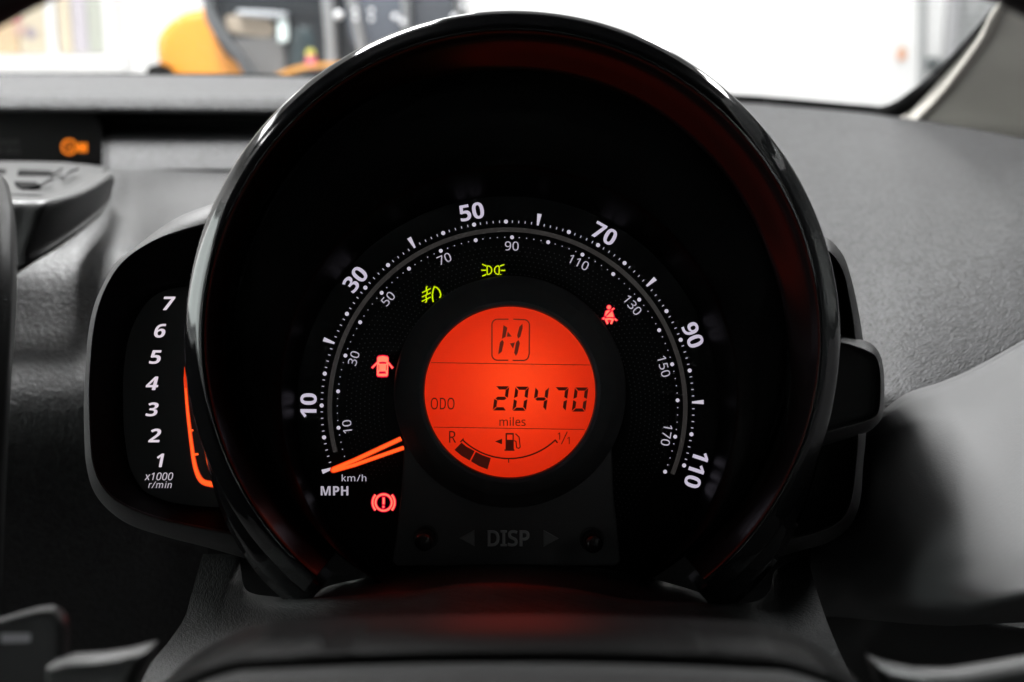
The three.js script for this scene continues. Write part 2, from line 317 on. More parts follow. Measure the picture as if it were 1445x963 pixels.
// yellow vehicle with a dark glazed cab, seen over the dashboard
{
  const z = -4.4, t = thing('yellow_vehicle', 'yellow vehicle with a dark glazed cab parked beyond the dashboard', 'vehicle', false);
  const c = at(330, 60, z); t.position.set(c.x, 0, z);
  const X = (px) => at(px, 60, z).x - c.x, Y = (py) => at(330, py, z).y;
  const yellow = phys({ color: rgb(0.66, 0.25, 0.018), roughness: 0.35, clearcoat: 0.5 });
  const P = (a, o) => a.map(([x, y]) => new THREE.Vector2(at(x, 60, z + o).x - c.x, at(330, y, z + o).y));
  const ext = (pts, depth, bev, zz) => toCreasedNormals(new THREE.ExtrudeGeometry(new THREE.Shape(new THREE.SplineCurve(P(pts, zz + depth + bev)).getPoints(120)), { depth, bevelEnabled: true, bevelThickness: bev, bevelSize: bev, bevelOffset: -bev, bevelSegments: 4 }).translate(0, 0, zz), 0.5);
  const low = 330;
  part('body', ext([[221, 100], [218, 75], [219, 57], [226, 45], [240, 31], [254, 21], [272, 16], [292, 13], [320, 18], [345, 80], [372, 130], [420, low], [150, low], [175, 140], [205, 108], [222, 100]], 1.5, 0.03, -1.5), yellow, t);
  part('bumper', ext([[203, 95], [214, 92], [232, 100], [232, 118], [203, 116], [203, 95]], 0.4, 0.01, -0.3), M.rubber, t);
  const dark = phys({ color: rgb(0.016, 0.019, 0.022), roughness: 0.4, specularIntensity: 0.6 }), frame = std({ color: rgb(0.08, 0.085, 0.09), roughness: 0.45 });
  part('cab', ext([[288, -150], [288, 5], [292, 35], [312, 75], [340, 115], [350, low - 60], [650, low - 60], [642, 20], [640, -150], [288, -150]], 1.2, 0.03, -1.1), dark, t);
  part('cab_frame', ext([[287, -60], [288, 10], [291, 30], [300, 48], [313, 64], [331, 89], [346, 116], [362, 116], [346, 86], [328, 60], [314, 36], [304, 8], [303, -60], [287, -60]], 0.06, 0.012, 0.10), frame, t);
  const pane = (pts, col, rough = 0.2) => part('window_pane', ext(pts, 0.02, 0.006, 0.105), phys({ color: col, roughness: rough }), t);
  pane([[318, 24], [330, 20], [382, 28], [384, 52], [340, 50], [322, 44], [318, 24]], rgb(0.33, 0.28, 0.22), 0.5);
  pane([[326, 56], [342, 53], [396, 56], [398, 108], [362, 112], [336, 84], [326, 56]], rgb(0.13, 0.13, 0.13), 0.4);
  pane([[408, 42], [440, 40], [444, 104], [410, 108], [408, 42]], rgb(0.035, 0.05, 0.055), 0.15);
  pane([[486, -40], [560, -40], [562, 60], [500, 70], [486, -40]], rgb(0.10, 0.11, 0.13), 0.25);
  pane([[574, -40], [634, -40], [634, 60], [578, 60], [574, -40]], rgb(0.07, 0.075, 0.085), 0.25);
  part('grab_rail', ext([[336, 14], [400, 18], [404, 24], [398, 27], [340, 22], [336, 14]], 0.03, 0.008, 0.14), std({ color: rgb(0.35, 0.37, 0.39), roughness: 0.4 }), t);
  part('pale_strip', ext([[393, 28], [405, 28], [406, 56], [399, 60], [392, 56], [393, 28]], 0.02, 0.006, 0.14), std({ color: rgb(0.62, 0.72, 0.72), roughness: 0.4 }), t);  // pale upright strip on the cab
  for (const [x, lean, w] of [[452, 6, 16], [478, 24, 14], [566, 2, 12]]) part('cab_post', ext([[x, -60], [x + w, -60], [x + w + lean, 60], [x + w + lean, 110], [x + lean, 110], [x + lean, 60], [x, -60]], 0.05, 0.01, 0.11), std({ color: rgb(0.2, 0.205, 0.21), roughness: 0.4 }), t);
  for (const [px, py, r] of [[490, 18, 0.013], [513, 22, 0.007], [513, 12, 0.007], [534, 23, 0.007], [534, 12, 0.007], [566, 20, 0.009], [576, 27, 0.009], [645, 20, 0.008], [657, 5, 0.008]])
    part('painted_glint', new THREE.SphereGeometry(r, 14, 10).translate(X(px), Y(py), 0.2), std({ color: rgb(0.75, 0.76, 0.78), roughness: 0.3 }), t);  // pale balls stand in for lamp reflections in the dark glass
  part('mudguard', new THREE.TorusGeometry(X(480) - X(398), 0.02, 10, 40, Math.PI).scale(1, 0.45, 2.2).translate(X(478), Y(122), 0.25), std({ color: rgb(0.45, 0.2, 0.03), roughness: 0.45 }), t);
  part('beacon_base', new THREE.CylinderGeometry(0.014, 0.016, 0.04, 16).translate(X(455), Y(81), 0.26), std({ color: rgb(0.6, 0.12, 0.2), roughness: 0.4 }), t);
  part('beacon_cap', new THREE.SphereGeometry(0.0145, 16, 12).translate(X(454.5), Y(69), 0.26), std({ color: rgb(0.42, 0.38, 0.05), roughness: 0.4 }), t);
}

// far right: doorway posts, grey roller shutter, small wall items
{
  const z = RZ0, t = thing('roller_shutter', 'pale grey ribbed roller shutter at the right edge of the windscreen', 'shutter', false);
  const c = at(1370, 40, z); t.position.set(c.x, c.y, z + 0.05);
  const X = (px) => at(px, 40, z).x - c.x, Y = (py) => at(1370, py, z).y - c.y;
  const slatM = std({ color: rgb(0.42, 0.43, 0.43), roughness: 0.5 });
  part('backing', box(X(1480) - X(1340), Y(-80) - Y(180), 0.02, (X(1480) + X(1340)) / 2, (Y(-80) + Y(180)) / 2, 0), slatM, t);
  const slat = new RoundedBoxGeometry(X(1480) - X(1340), 0.036, 0.03, 2, 0.012);
  for (let y = Y(180) + 0.02; y < Y(-80); y += 0.042) part('slat', slat.clone().translate((X(1480) + X(1340)) / 2, y, 0.022), slatM, t);
  part('guide_rail', box(0.045, Y(-80) - Y(180), 0.09, X(1335), (Y(-80) + Y(180)) / 2, 0.04), std({ color: rgb(0.40, 0.40, 0.41), roughness: 0.4 }), t);
}
{
  const z = RZ0, t = thing('pipe', 'thin grey vertical pipe on the white wall left of the shutter', 'pipe', false);
  const c = at(1298, 60, z); t.position.set(c.x, c.y, z + 0.06);
  part('tube', new THREE.CylinderGeometry(0.02, 0.02, 1.6, 14).rotateZ(0.06), std({ color: rgb(0.35, 0.36, 0.36), roughness: 0.4 }), t);
  for (const y of [-0.5, 0.35]) part('clip', new RoundedBoxGeometry(0.07, 0.03, 0.06, 2, 0.01).translate(-y * 0.06, y, -0.02), std({ color: rgb(0.25, 0.25, 0.25), roughness: 0.4 }), t);
}
{
  const z = RZ0, t = thing('switch_box', 'small grey switch box on the white wall between pipe and shutter', 'switch box', false);
  const c = at(1312, 90, z); t.position.set(c.x, c.y, z + 0.05);
  part('case', new RoundedBoxGeometry(0.075, 0.075, 0.07, 3, 0.01), std({ color: rgb(0.13, 0.15, 0.15), roughness: 0.4 }), t);
  part('rocker', new RoundedBoxGeometry(0.03, 0.04, 0.02, 2, 0.006).translate(0, 0, 0.038), std({ color: rgb(0.05, 0.05, 0.05), roughness: 0.4 }), t);
}
{
  const z = RZ0, t = thing('wall_sign', 'tiny orange sign on the white wall left of the pipe', 'sign', false);
  const c = at(1272, 77, z); t.position.set(c.x, c.y, z + 0.01);
  part('plate', new RoundedBoxGeometry(0.05, 0.06, 0.012, 2, 0.004), std({ color: rgb(0.75, 0.42, 0.28), roughness: 0.5 }), t);
  part('post_cap', box(0.02, 0.012, 0.02, 0, 0.036, 0), std({ color: rgb(0.5, 0.3, 0.1), roughness: 0.5 }), t);
}

// ------------------------------------------------------------------ cabin shell round the driver
{
  const t = thing('car_cabin', 'dark car cabin with roof lining, doors and floor around the dashboard', 'car cabin', false);
  const lining = std({ color: rgb(0.035, 0.035, 0.034), roughness: 0.9 }), dk = std({ color: rgb(0.03, 0.03, 0.03), roughness: 0.8 });
  const b = (w, h, d, x, y, z, r = 0.02) => new RoundedBoxGeometry(w, h, d, 2, r).translate(x, y, z);
  part('roof_lining', b(1.56, 0.05, 2.66, -0.33, 1.56, 0.60), lining, t);
  part('cabin_floor', b(1.6, 0.06, 3.4, -0.33, 0.27, 0.25), dk, t);
  part('bulkhead', b(1.6, 0.76, 0.05, -0.33, 0.66, -1.42), dk, t);
  part('tailgate', b(1.56, 0.72, 0.05, -0.33, 0.62, 1.92), dk, t);
  part('rear_glass', new THREE.BoxGeometry(1.5, 0.54, 0.004).translate(-0.33, 1.25, 1.92), phys({ color: rgb(0.84, 0.865, 0.865), roughness: 0, transmission: 1, thickness: 0, ior: 1.45 }), t);
  for (const [x, s] of [[-1.13, 1], [0.47, -1]]) {
    const d = part('door_panel', b(0.05, 0.75, 3.3, x, 0.64, 0.25), dk, t);
    part('armrest', b(0.08, 0.06, 0.5, x + s * 0.05, 0.86, 0.1), dk, d);
    part('pillar', b(0.05, 0.56, 0.1, x, 1.28, 0.48), lining, t);
    part('rear_quarter', b(0.05, 0.56, 1.42, x, 1.28, 1.22), lining, t);  // extended over the rear side windows to keep light out of the cabin
    part('side_glass', new THREE.BoxGeometry(0.004, 0.52, 1.3).translate(x, 1.275, -0.22), phys({ color: rgb(0.84, 0.865, 0.865), roughness: 0, transmission: 1, thickness: 0, ior: 1.45 }), t);
  }
  for (const x of [-0.68, 0]) {
    const s = part('seat', [b(0.46, 0.16, 0.5, x, 0.58, 0.48, 0.06), b(0.46, 0.66, 0.14, x, 0.92, 0.82, 0.06)], dk, t);
    part('headrest', b(0.26, 0.18, 0.1, x, 1.37, 0.86, 0.04), dk, s);
  }
}

// windscreen: glass and its black seal
{
  const t = thing('windscreen', 'large clear windscreen with a black seal above the dashboard', 'windscreen');
  const seal = [[-700, 104, 1.36], [0, 106, 1.36], [440, 108, 1.355], [1000, 134, 1.31], [1100, 140, 1.29], [1215, 150, 1.26], [1252, 150, 1.235], [1290, 128, 1.2], [1340, 84, 1.12], [1417, -2, 1.0], [1560, -170, 0.85]].map((p) => L(...p));
  const up = V(0, 0.40, 0.95).applyQuaternion(FRAME_Q.clone().invert());
  const s = spline(seal, 120);
  const line = s.map((p) => p.clone());
  part('glass', gridMesh([line.map((p) => p.clone().add(V(0, -0.004, 0.0))), line.map((p, i) => { const f = 1 - i / 120; const w = toWorld(p); const top = V(THREE.MathUtils.lerp(w.x, -0.33, 0.12), 1.55, -0.74); return top.sub(FRAME_P).applyQuaternion(FRAME_Q.clone().invert()); })]), M.glass, t);
  const prof = (o) => s.map((p, i) => { const a = s[Math.max(0, i - 1)], b = s[Math.min(120, i + 1)], d = b.clone().sub(a).normalize(), n = V(-d.y, d.x, 0).normalize(); return p.clone().addScaledVector(n, -o[0]).add(V(0, 0, o[1])); });
  part('seal', gridMesh([prof([-0.0015, -0.004]), prof([-0.001, 0.002]), prof([0.006, 0.004]), prof([0.012, 0.002]), prof([0.013, -0.004])], 0), M.rubber, t);
}

// A-pillar trim
{
  const t = thing('pillar_trim', 'beige windscreen pillar trim at the right edge of the photo', 'pillar trim');
  const dd = [1.20, 1.17, 1.12, 1.05, 0.98, 0.85];
  const line = (pts, o) => pts.map(([x, y], i) => L(x, y, dd[i] + o));
  const edge = [[1263, 170], [1292, 142], [1325, 106], [1368, 56], [1411, 2], [1550, -170]], fold = [[1295, 171], [1322, 143], [1351, 107], [1388, 56], [1419, 2], [1556, -170]];
  const mid = edge.map(([x, y], i) => [x + (fold[i][0] - x) * 0.6, y + (fold[i][1] - y) * 0.6]);
  const f1 = fold.map(([x, y], i) => [x + 5, y + 1]), f2 = [[1380, 186], [1410, 160], [1440, 120], [1474, 70], [1510, 10], [1640, -160]], f3 = [[1500, 216], [1530, 196], [1560, 150], [1590, 96], [1630, 40], [1740, -130]];
  part('trim_panel', sheet([line(edge, 0.06), line(edge, 0.05), line(mid, 0.012), line(fold, -0.008), line(f1, -0.010), line(f2, -0.050), line(f3, -0.10)], 60, 60, 0.003), M.beige, t);
}

// ------------------------------------------------------------------ dashboard
{
  const t = thing('dashboard', 'grained dark grey dashboard under the windscreen', 'dashboard');
  // far padded top on the passenger's side, with its rolled front edge
  const X = [-420, -150, 0, 200, 440, 700, 960];
  const r = (ys, d) => X.map((x, i) => L(x, Array.isArray(ys) ? ys[i] : ys, d));
  const far0 = [106, 105, 105, 106, 109, 118, 136];
  part('top_pad', sheet([r(far0.map((y) => y - 1), 1.40), r(far0, 1.36), r(far0.map((y) => y + 14), 1.245), r(far0.map((y) => y + 25), 1.155), r(far0.map((y) => y + 28), 1.137), r(far0.map((y) => y + 31), 1.131), r(far0.map((y) => y + 42), 1.124), r(far0.map((y) => y + 50), 1.122), r(far0.map((y) => y + 53), 1.13), r(far0.map((y) => y + 54), 1.2)], 60, 80), M.dash, t);
  part('recess', sheet([r(150, 1.22), r(170, 1.23), r(192, 1.22), r(196, 1.15)], 40, 20), M.black, t);
  // stepped band below the recess
  const B = [154, 150, 250, 330, 420, 700, 960];
  const rb = (y, d) => B.map((x) => L(x, y, d));
  part('step_band', sheet([rb(178, 1.20), rb(186, 1.16), rb(192, 1.135), rb(203, 1.115), rb(220, 1.10), rb(232, 1.085), rb(240, 1.075), rb(248, 1.09)], 40, 40), M.dash, t);
  // the curved lower part beside the rev counter
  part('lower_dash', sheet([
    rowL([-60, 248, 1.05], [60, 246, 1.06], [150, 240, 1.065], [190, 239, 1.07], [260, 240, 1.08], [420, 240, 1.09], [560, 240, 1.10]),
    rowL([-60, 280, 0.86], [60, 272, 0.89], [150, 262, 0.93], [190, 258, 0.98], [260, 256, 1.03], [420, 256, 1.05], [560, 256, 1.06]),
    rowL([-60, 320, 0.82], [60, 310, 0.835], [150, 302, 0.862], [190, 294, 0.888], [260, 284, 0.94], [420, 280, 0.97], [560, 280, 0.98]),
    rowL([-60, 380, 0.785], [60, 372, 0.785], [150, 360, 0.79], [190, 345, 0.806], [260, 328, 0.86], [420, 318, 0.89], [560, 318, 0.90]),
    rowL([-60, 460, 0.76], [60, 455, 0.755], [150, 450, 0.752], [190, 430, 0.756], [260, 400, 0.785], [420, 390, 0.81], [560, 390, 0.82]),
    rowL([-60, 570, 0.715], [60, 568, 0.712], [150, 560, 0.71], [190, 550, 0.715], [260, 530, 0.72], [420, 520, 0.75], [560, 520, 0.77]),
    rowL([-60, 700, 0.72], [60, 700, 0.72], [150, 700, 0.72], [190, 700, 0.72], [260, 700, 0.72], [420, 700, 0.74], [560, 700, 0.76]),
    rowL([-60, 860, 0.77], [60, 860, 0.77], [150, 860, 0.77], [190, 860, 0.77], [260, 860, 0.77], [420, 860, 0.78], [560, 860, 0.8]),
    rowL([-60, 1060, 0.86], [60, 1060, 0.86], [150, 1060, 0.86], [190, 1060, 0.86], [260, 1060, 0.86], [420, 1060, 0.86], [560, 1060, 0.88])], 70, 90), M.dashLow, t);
  // driver's side: grained top from the windscreen to the crease
  const farR = [[880, 130, 1.33], [1000, 141, 1.315], [1100, 148, 1.29], [1190, 156, 1.265], [1265, 165, 1.22], [1350, 178, 1.10], [1445, 196, 0.99], [1600, 228, 0.86]].map((p) => L(...p));
  const nearR = [[1000, 690, 0.57], [1100, 660, 0.57], [1180, 622, 0.565], [1230, 588, 0.565], [1276, 552, 0.57], [1335, 531, 0.58], [1400, 500, 0.595], [1600, 385, 0.64]].map((p) => L(...p));
  const mix = (k, lift) => farR.map((p, i) => p.clone().lerp(nearR[i], k).add(V(0, lift, 0)));
  part('driver_side_top', sheet([farR.map((p) => p.clone().add(V(0, -0.01, -0.02))), farR, mix(0.2, 0.004), mix(0.45, 0.012), mix(0.7, 0.014), mix(0.9, 0.007), nearR, nearR.map((p) => p.clone().add(V(0, -0.004, 0)))], 70, 80), M.dash, t);
  // smooth side trim below the crease
  const lip = (dx, dy, dd) => [[1000, 694, 0.566], [1100, 664, 0.566], [1180, 626, 0.561], [1230, 592, 0.561], [1276, 556, 0.566], [1335, 535, 0.576], [1400, 504, 0.591], [1600, 389, 0.636]].map(([x, y, d]) => L(x + dx, y + dy, d + dd));
  const fall = (ys, ds) => [1000, 1085, 1150, 1200, 1262, 1340, 1420, 1620].map((x, i) => L(x, ys[i], ds[i]));
  const l3 = lip(1, 9.5, -0.010), f1 = fall([740, 716, 690, 668, 636, 612, 580, 470], [0.64, 0.62, 0.59, 0.565, 0.53, 0.51, 0.50, 0.48]);
  const between = (k) => l3.map((p, i) => p.clone().lerp(f1[i], k).add(V(0, 0.0035 * Math.sin(Math.PI * k), 0)));
  part('side_trim', sheet([lip(0, 1.5, 0.008), lip(0, 1.6, 0), lip(0, 4, -0.004), l3, between(0.3), between(0.65), f1,
    fall([800, 786, 770, 756, 736, 716, 690, 600], [0.64, 0.61, 0.57, 0.535, 0.492, 0.465, 0.455, 0.435]),
    fall([850, 842, 832, 824, 810, 800, 785, 720], [0.64, 0.62, 0.58, 0.53, 0.475, 0.435, 0.42, 0.40]),
    fall([880, 878, 872, 868, 862, 858, 852, 820], [0.66, 0.64, 0.60, 0.56, 0.49, 0.43, 0.395, 0.375]),
    fall([900, 896, 892, 890, 886, 884, 880, 870], [0.70, 0.69, 0.67, 0.64, 0.59, 0.54, 0.50, 0.46])], 70, 90), M.sideTrim, t);
  part('knee_panel', sheet([
    rowL([1080, 850, 0.68], [1170, 826, 0.64], [1230, 820, 0.60], [1290, 832, 0.585], [1380, 858, 0.575], [1470, 872, 0.57], [1650, 880, 0.57]),
    rowL([1080, 870, 0.66], [1172, 842, 0.60], [1232, 832, 0.565], [1292, 842, 0.555], [1380, 866, 0.55], [1470, 880, 0.545], [1650, 890, 0.545]),
    rowL([1080, 900, 0.65], [1190, 866, 0.575], [1245, 862, 0.545], [1300, 868, 0.54], [1380, 884, 0.535], [1470, 898, 0.53], [1650, 910, 0.53]),
    rowL([1080, 1000, 0.68], [1190, 960, 0.6], [1245, 950, 0.58], [1300, 950, 0.57], [1380, 960, 0.56], [1470, 980, 0.56], [1650, 1000, 0.56]),
    rowL([1080, 1150, 0.75], [1190, 1120, 0.7], [1245, 1110, 0.68], [1300, 1110, 0.66], [1380, 1120, 0.65], [1470, 1130, 0.65], [1650, 1150, 0.65])], 60, 50, 0.003), M.satin, t);
}

// passenger airbag indicator strip
{
  const d = 1.135, t = thing('airbag_indicator', 'narrow black indicator strip with an orange airbag symbol, above the centre vent', 'indicator panel');
  part('strip_face', solid([[-420, 146], [112, 148], [132, 158], [143, 176], [149, 200], [150, 222], [146, 232], [120, 232], [0, 230], [-420, 230]], d, 0.05, 0.001), M.black, t);
  const w = part('warning_light', [stroke(circ(97.5, 207.5, 9.8, 28), 3.6, d, 0.0004, true), flat(circ(98.5, 208.5, 3.0, 14), d, 0.0003), stroke([[91, 200], [104, 215]], 1.6, d, 0.00045)], M.amber, t);
  part('lit_symbol', [flat([[110, 202], [123, 202], [123, 215], [110, 215]], d, 0.0004), stroke([[106, 208.5], [111, 208.5]], 5, d, 0.0003)], M.amber, w);
  part('lettering', [letters('PASSENGER', 'regular', -2, 201, 8, d, 0.0004), letters('AIR BAG', 'regular', 8, 213, 8, d, 0.0004)], M.faintPrint, t);
}
// centre vent under the strip
{
  const t = thing('centre_vent', 'grey centre air vent with slots below the indicator strip', 'air vent');
  part('vent_plate', sheet([rowL([-300, 226, 1.0], [40, 228, 1.0], [110, 231, 1.0], [148, 236, 0.985]), rowL([-300, 236, 0.95], [30, 238, 0.945], [100, 241, 0.94], [146, 241, 0.95]), rowL([-300, 256, 0.88], [20, 258, 0.87], [80, 262, 0.865], [138, 250, 0.90]), rowL([-300, 272, 0.83], [20, 274, 0.82], [70, 276, 0.81], [130, 262, 0.86])], 40, 30, 0.004), M.trim, t);
  const slot = (pts, d0, d1) => part('slot', gridMesh([pts.slice(0, 2).map(([x, y]) => L(x, y, d0)), pts.slice(2, 4).map(([x, y]) => L(x, y, d1))], 0.002), M.rubber, t);
  slot([[26, 239], [74, 241], [24, 245.5], [72, 247.5]], 0.925, 0.905); slot([[-60, 236], [8, 239], [-60, 242], [8, 244.5]], 0.935, 0.915);
  slot([[20, 256], [50, 257], [30, 266], [56, 261.5]], 0.855, 0.838); slot([[-60, 252], [0, 254], [-60, 260], [4, 263]], 0.865, 0.845);
  for (const pts of [[[72, 246, 0.90], [80, 241, 0.91], [86, 238, 0.92]], [[88, 252, 0.875], [94, 244, 0.89], [108, 238, 0.915]], [[56, 262, 0.84], [64, 256, 0.85], [72, 253, 0.86]]])
    part('vane', new THREE.TubeGeometry(new THREE.CatmullRomCurve3(pts.map((p) => L(...p))), 16, 0.0013, 8), M.sideTrim, t);
}
// curved vent surround and the console edge at the far left
{
  const t = thing('vent_surround', 'smooth dark grey bowl-shaped surround below the centre air vent', 'trim');
  part('surround_shell', sheet([
    rowL([-140, 262, 0.80], [-40, 272, 0.79], [30, 276, 0.785], [68, 276, 0.785], [104, 264, 0.81], [136, 249, 0.85], [152, 240, 0.90]),
    rowL([-140, 266, 0.765], [-40, 278, 0.76], [28, 280, 0.755], [68, 279, 0.755], [106, 268, 0.78], [139, 252, 0.825], [155, 243, 0.875]),
    rowL([-140, 276, 0.75], [-40, 286, 0.745], [28, 288, 0.742], [68, 286, 0.742], [110, 276, 0.768], [144, 258, 0.815], [159, 248, 0.868]),
    rowL([-140, 330, 0.748], [-40, 330, 0.742], [20, 326, 0.739], [58, 318, 0.739], [102, 302, 0.764], [142, 276, 0.810], [161, 256, 0.866]),
    rowL([-140, 400, 0.748], [-40, 385, 0.741], [10, 366, 0.738], [45, 354, 0.738], [90, 329, 0.760], [138, 296, 0.806], [157, 272, 0.862]),
    rowL([-140, 440, 0.749], [-40, 420, 0.742], [14, 390, 0.739], [48, 369, 0.739], [91, 342, 0.760], [140, 303, 0.804], [157, 277, 0.860]),
    rowL([-140, 442, 0.77], [-40, 422, 0.76], [14, 391.5, 0.757], [48, 370.5, 0.757], [91, 343.5, 0.78], [140, 304.5, 0.825], [157, 278.5, 0.88])], 70, 60, 0.002), M.trim, t);
}
{
  const t = thing('console_edge', 'rounded grey vertical console edge at the far left of the photo', 'trim');
  part('edge_panel', sheet([
    rowL([-120, 226, 0.66], [-30, 234, 0.655], [-6, 242, 0.66], [6, 252, 0.67], [12, 262, 0.70]),
    rowL([-120, 260, 0.63], [-30, 266, 0.625], [4, 278, 0.63], [17, 290, 0.64], [20, 300, 0.68]),
    rowL([-120, 330, 0.61], [-30, 335, 0.605], [8, 340, 0.61], [21, 348, 0.62], [24, 352, 0.66]),
    rowL([-120, 430, 0.60], [-30, 430, 0.595], [8, 432, 0.60], [19, 436, 0.61], [22, 440, 0.65]),
    rowL([-120, 560, 0.605], [-30, 560, 0.60], [1, 560, 0.605], [12, 560, 0.615], [14, 560, 0.65]),
    rowL([-120, 740, 0.63], [-30, 740, 0.625], [-8, 740, 0.63], [3, 740, 0.64], [6, 740, 0.67]),
    rowL([-120, 940, 0.68], [-30, 940, 0.675], [-12, 940, 0.68], [-2, 940, 0.69], [0, 940, 0.72])], 30, 60, 0.003), M.trim, t);
}

// ------------------------------------------------------------------ column shroud
{
  const t = thing('column_shroud', 'grained black steering column shroud below the instrument', 'column shroud');
  const Y = (list) => rowL(...list);
  const top = [[286, 782, 0.545], [332, 785, 0.535], [339, 803, 0.525], [348, 834, 0.50], [390, 843, 0.475], [430, 843, 0.466], [480, 842, 0.460], [580, 836, 0.458], [641, 826, 0.457], [715, 823, 0.456], [816, 833, 0.457], [883, 846, 0.458], [960, 850, 0.460], [1030, 852, 0.466], [1068, 849, 0.475], [1087, 833, 0.50], [1096, 804, 0.525], [1140, 784, 0.54]];
  const rows = [Y(top.map(([x, y, d]) => [x, y + 1, d + 0.006])), Y(top),
    Y(top.map(([x, y, d]) => [x + (x < 715 ? -1 : 1), y + 5, d - 0.007])),
    Y([[272, 830, 0.505], [310, 832, 0.495], [322, 838, 0.49], [340, 852, 0.475], [380, 862, 0.46], [425, 866, 0.45], [480, 866, 0.445], [580, 862, 0.443], [641, 856, 0.442], [715, 854, 0.442], [816, 858, 0.442], [883, 868, 0.442], [960, 874, 0.443], [1030, 876, 0.447], [1068, 872, 0.455], [1092, 862, 0.47], [1108, 848, 0.485], [1150, 825, 0.50]]),
    Y([[260, 872, 0.475], [295, 878, 0.462], [310, 882, 0.456], [334, 886, 0.448], [372, 889, 0.44], [422, 890, 0.432], [480, 888, 0.43], [580, 884, 0.43], [641, 882, 0.43], [715, 880, 0.43], [816, 881, 0.428], [883, 887, 0.425], [960, 896, 0.424], [1030, 906, 0.426], [1070, 908, 0.43], [1100, 906, 0.438], [1122, 896, 0.448], [1166, 874, 0.468]]),
    Y([[236, 908, 0.455], [278, 915, 0.44], [296, 918, 0.434], [324, 920, 0.426], [366, 919, 0.418], [420, 915, 0.41], [480, 912, 0.41], [580, 908, 0.41], [641, 904, 0.41], [715, 902, 0.41], [816, 900, 0.41], [883, 900, 0.412], [960, 908, 0.412], [1030, 920, 0.414], [1074, 930, 0.418], [1106, 934, 0.424], [1132, 930, 0.432], [1184, 918, 0.45]]),
    Y([[205, 950, 0.435], [252, 958, 0.42], [272, 960, 0.414], [304, 962, 0.406], [356, 962, 0.397], [420, 960, 0.39], [480, 956, 0.385], [580, 950, 0.385], [641, 946, 0.385], [715, 940, 0.385], [816, 936, 0.388], [883, 936, 0.392], [960, 945, 0.396], [1030, 956, 0.40], [1078, 966, 0.404], [1114, 972, 0.409], [1146, 970, 0.416], [1206, 966, 0.43]]),
    Y([160, 220, 250, 290, 350, 420, 480, 580, 641, 715, 816, 883, 960, 1030, 1080, 1124, 1164, 1240].map((x, i) => [x, 1060, 0.36 + 0.00045 * Math.abs(x - 715) * 0.16]))];
  part('shroud_shell', sheet(rows, 110, 70, 0.003), M.shroud, t);
}

// ------------------------------------------------------------------ steering wheel
{
  const t = thing('steering_wheel', 'dark steering wheel in front of the instrument, hub at the bottom edge of the photo', 'steering wheel');
  const cy = -0.108;
  part('rim', new THREE.TorusGeometry(0.2004, 0.0145, 24, 160).translate(0.0016, cy, D0 - 0.240), M.leather, t);
  const sh = new THREE.Shape();
  sh.moveTo(-0.052, -0.0595); sh.quadraticCurveTo(0, -0.0565, 0.052, -0.0595); sh.quadraticCurveTo(0.074, -0.064, 0.082, -0.085);
  sh.lineTo(0.075, -0.14); sh.quadraticCurveTo(0.05, -0.18, 0, -0.182); sh.quadraticCurveTo(-0.05, -0.18, -0.075, -0.14); sh.lineTo(-0.082, -0.085); sh.quadraticCurveTo(-0.074, -0.064, -0.052, -0.0595);
  part('hub', toCreasedNormals(new THREE.ExtrudeGeometry(sh, { depth: 0.032, bevelEnabled: true, bevelThickness: 0.003, bevelSize: 0.003, bevelOffset: -0.003, bevelSegments: 4, curveSegments: 32 }).translate(0, -0.0012, D0 - 0.302), 0.7), M.hubTop, t);
  part('airbag_cover', toCreasedNormals(new THREE.ExtrudeGeometry(sh, { depth: 0.004, bevelEnabled: true, bevelThickness: 0.016, bevelSize: 0.014, bevelOffset: -0.0155, bevelSegments: 10, curveSegments: 32 }).translate(0, -0.002, D0 - 0.266), 0.7), M.hub, t);
  const spoke = (pts, d) => solid(pts, d, 0.012, 0.003, 4);
  part('spoke_trim', spoke([[60, 945], [86, 936], [130, 933], [165, 928], [207, 918], [203, 935], [188, 966], [170, 1010], [60, 1010]], 0.285), M.silver, t);
  part('spoke_trim', spoke([[1238, 938], [1262, 947], [1310, 957], [1360, 957], [1420, 948], [1480, 938], [1480, 1010], [1270, 1010], [1246, 966]], 0.285), M.silver, t);
  part('spoke', new RoundedBoxGeometry(0.40, 0.05, 0.018, 4, 0.008).translate(0, cy - 0.012, D0 - 0.27), M.leather, t);
  part('spoke', new RoundedBoxGeometry(0.04, 0.13, 0.018, 4, 0.008).translate(0, cy - 0.12, D0 - 0.265), M.leather, t);
  const p = part('shift_paddle', solid([[-90, 900], [-20, 881], [20, 869], [46, 862], [64, 860], [76, 864], [85, 874], [89, 890], [88, 920], [80, 960], [66, 1010], [-90, 1010]], 0.30, 0.006, 0.0016, 4), M.satin, t);
  part('minus_mark', flat([[3, 894], [42, 893.5], [44, 895], [43.5, 905], [41, 906.5], [3, 907.5], [1.5, 905.5], [1.5, 896]], 0.30, 0.0003), M.mark, p);
}

// ------------------------------------------------------------------ instrument cluster
const IC = thing('instrument_cluster', 'round car instrument with glossy black bezel, white speed scale and lit red display', 'instrument cluster');
const BX = LX(723, D0), BY = LY(478, D0);
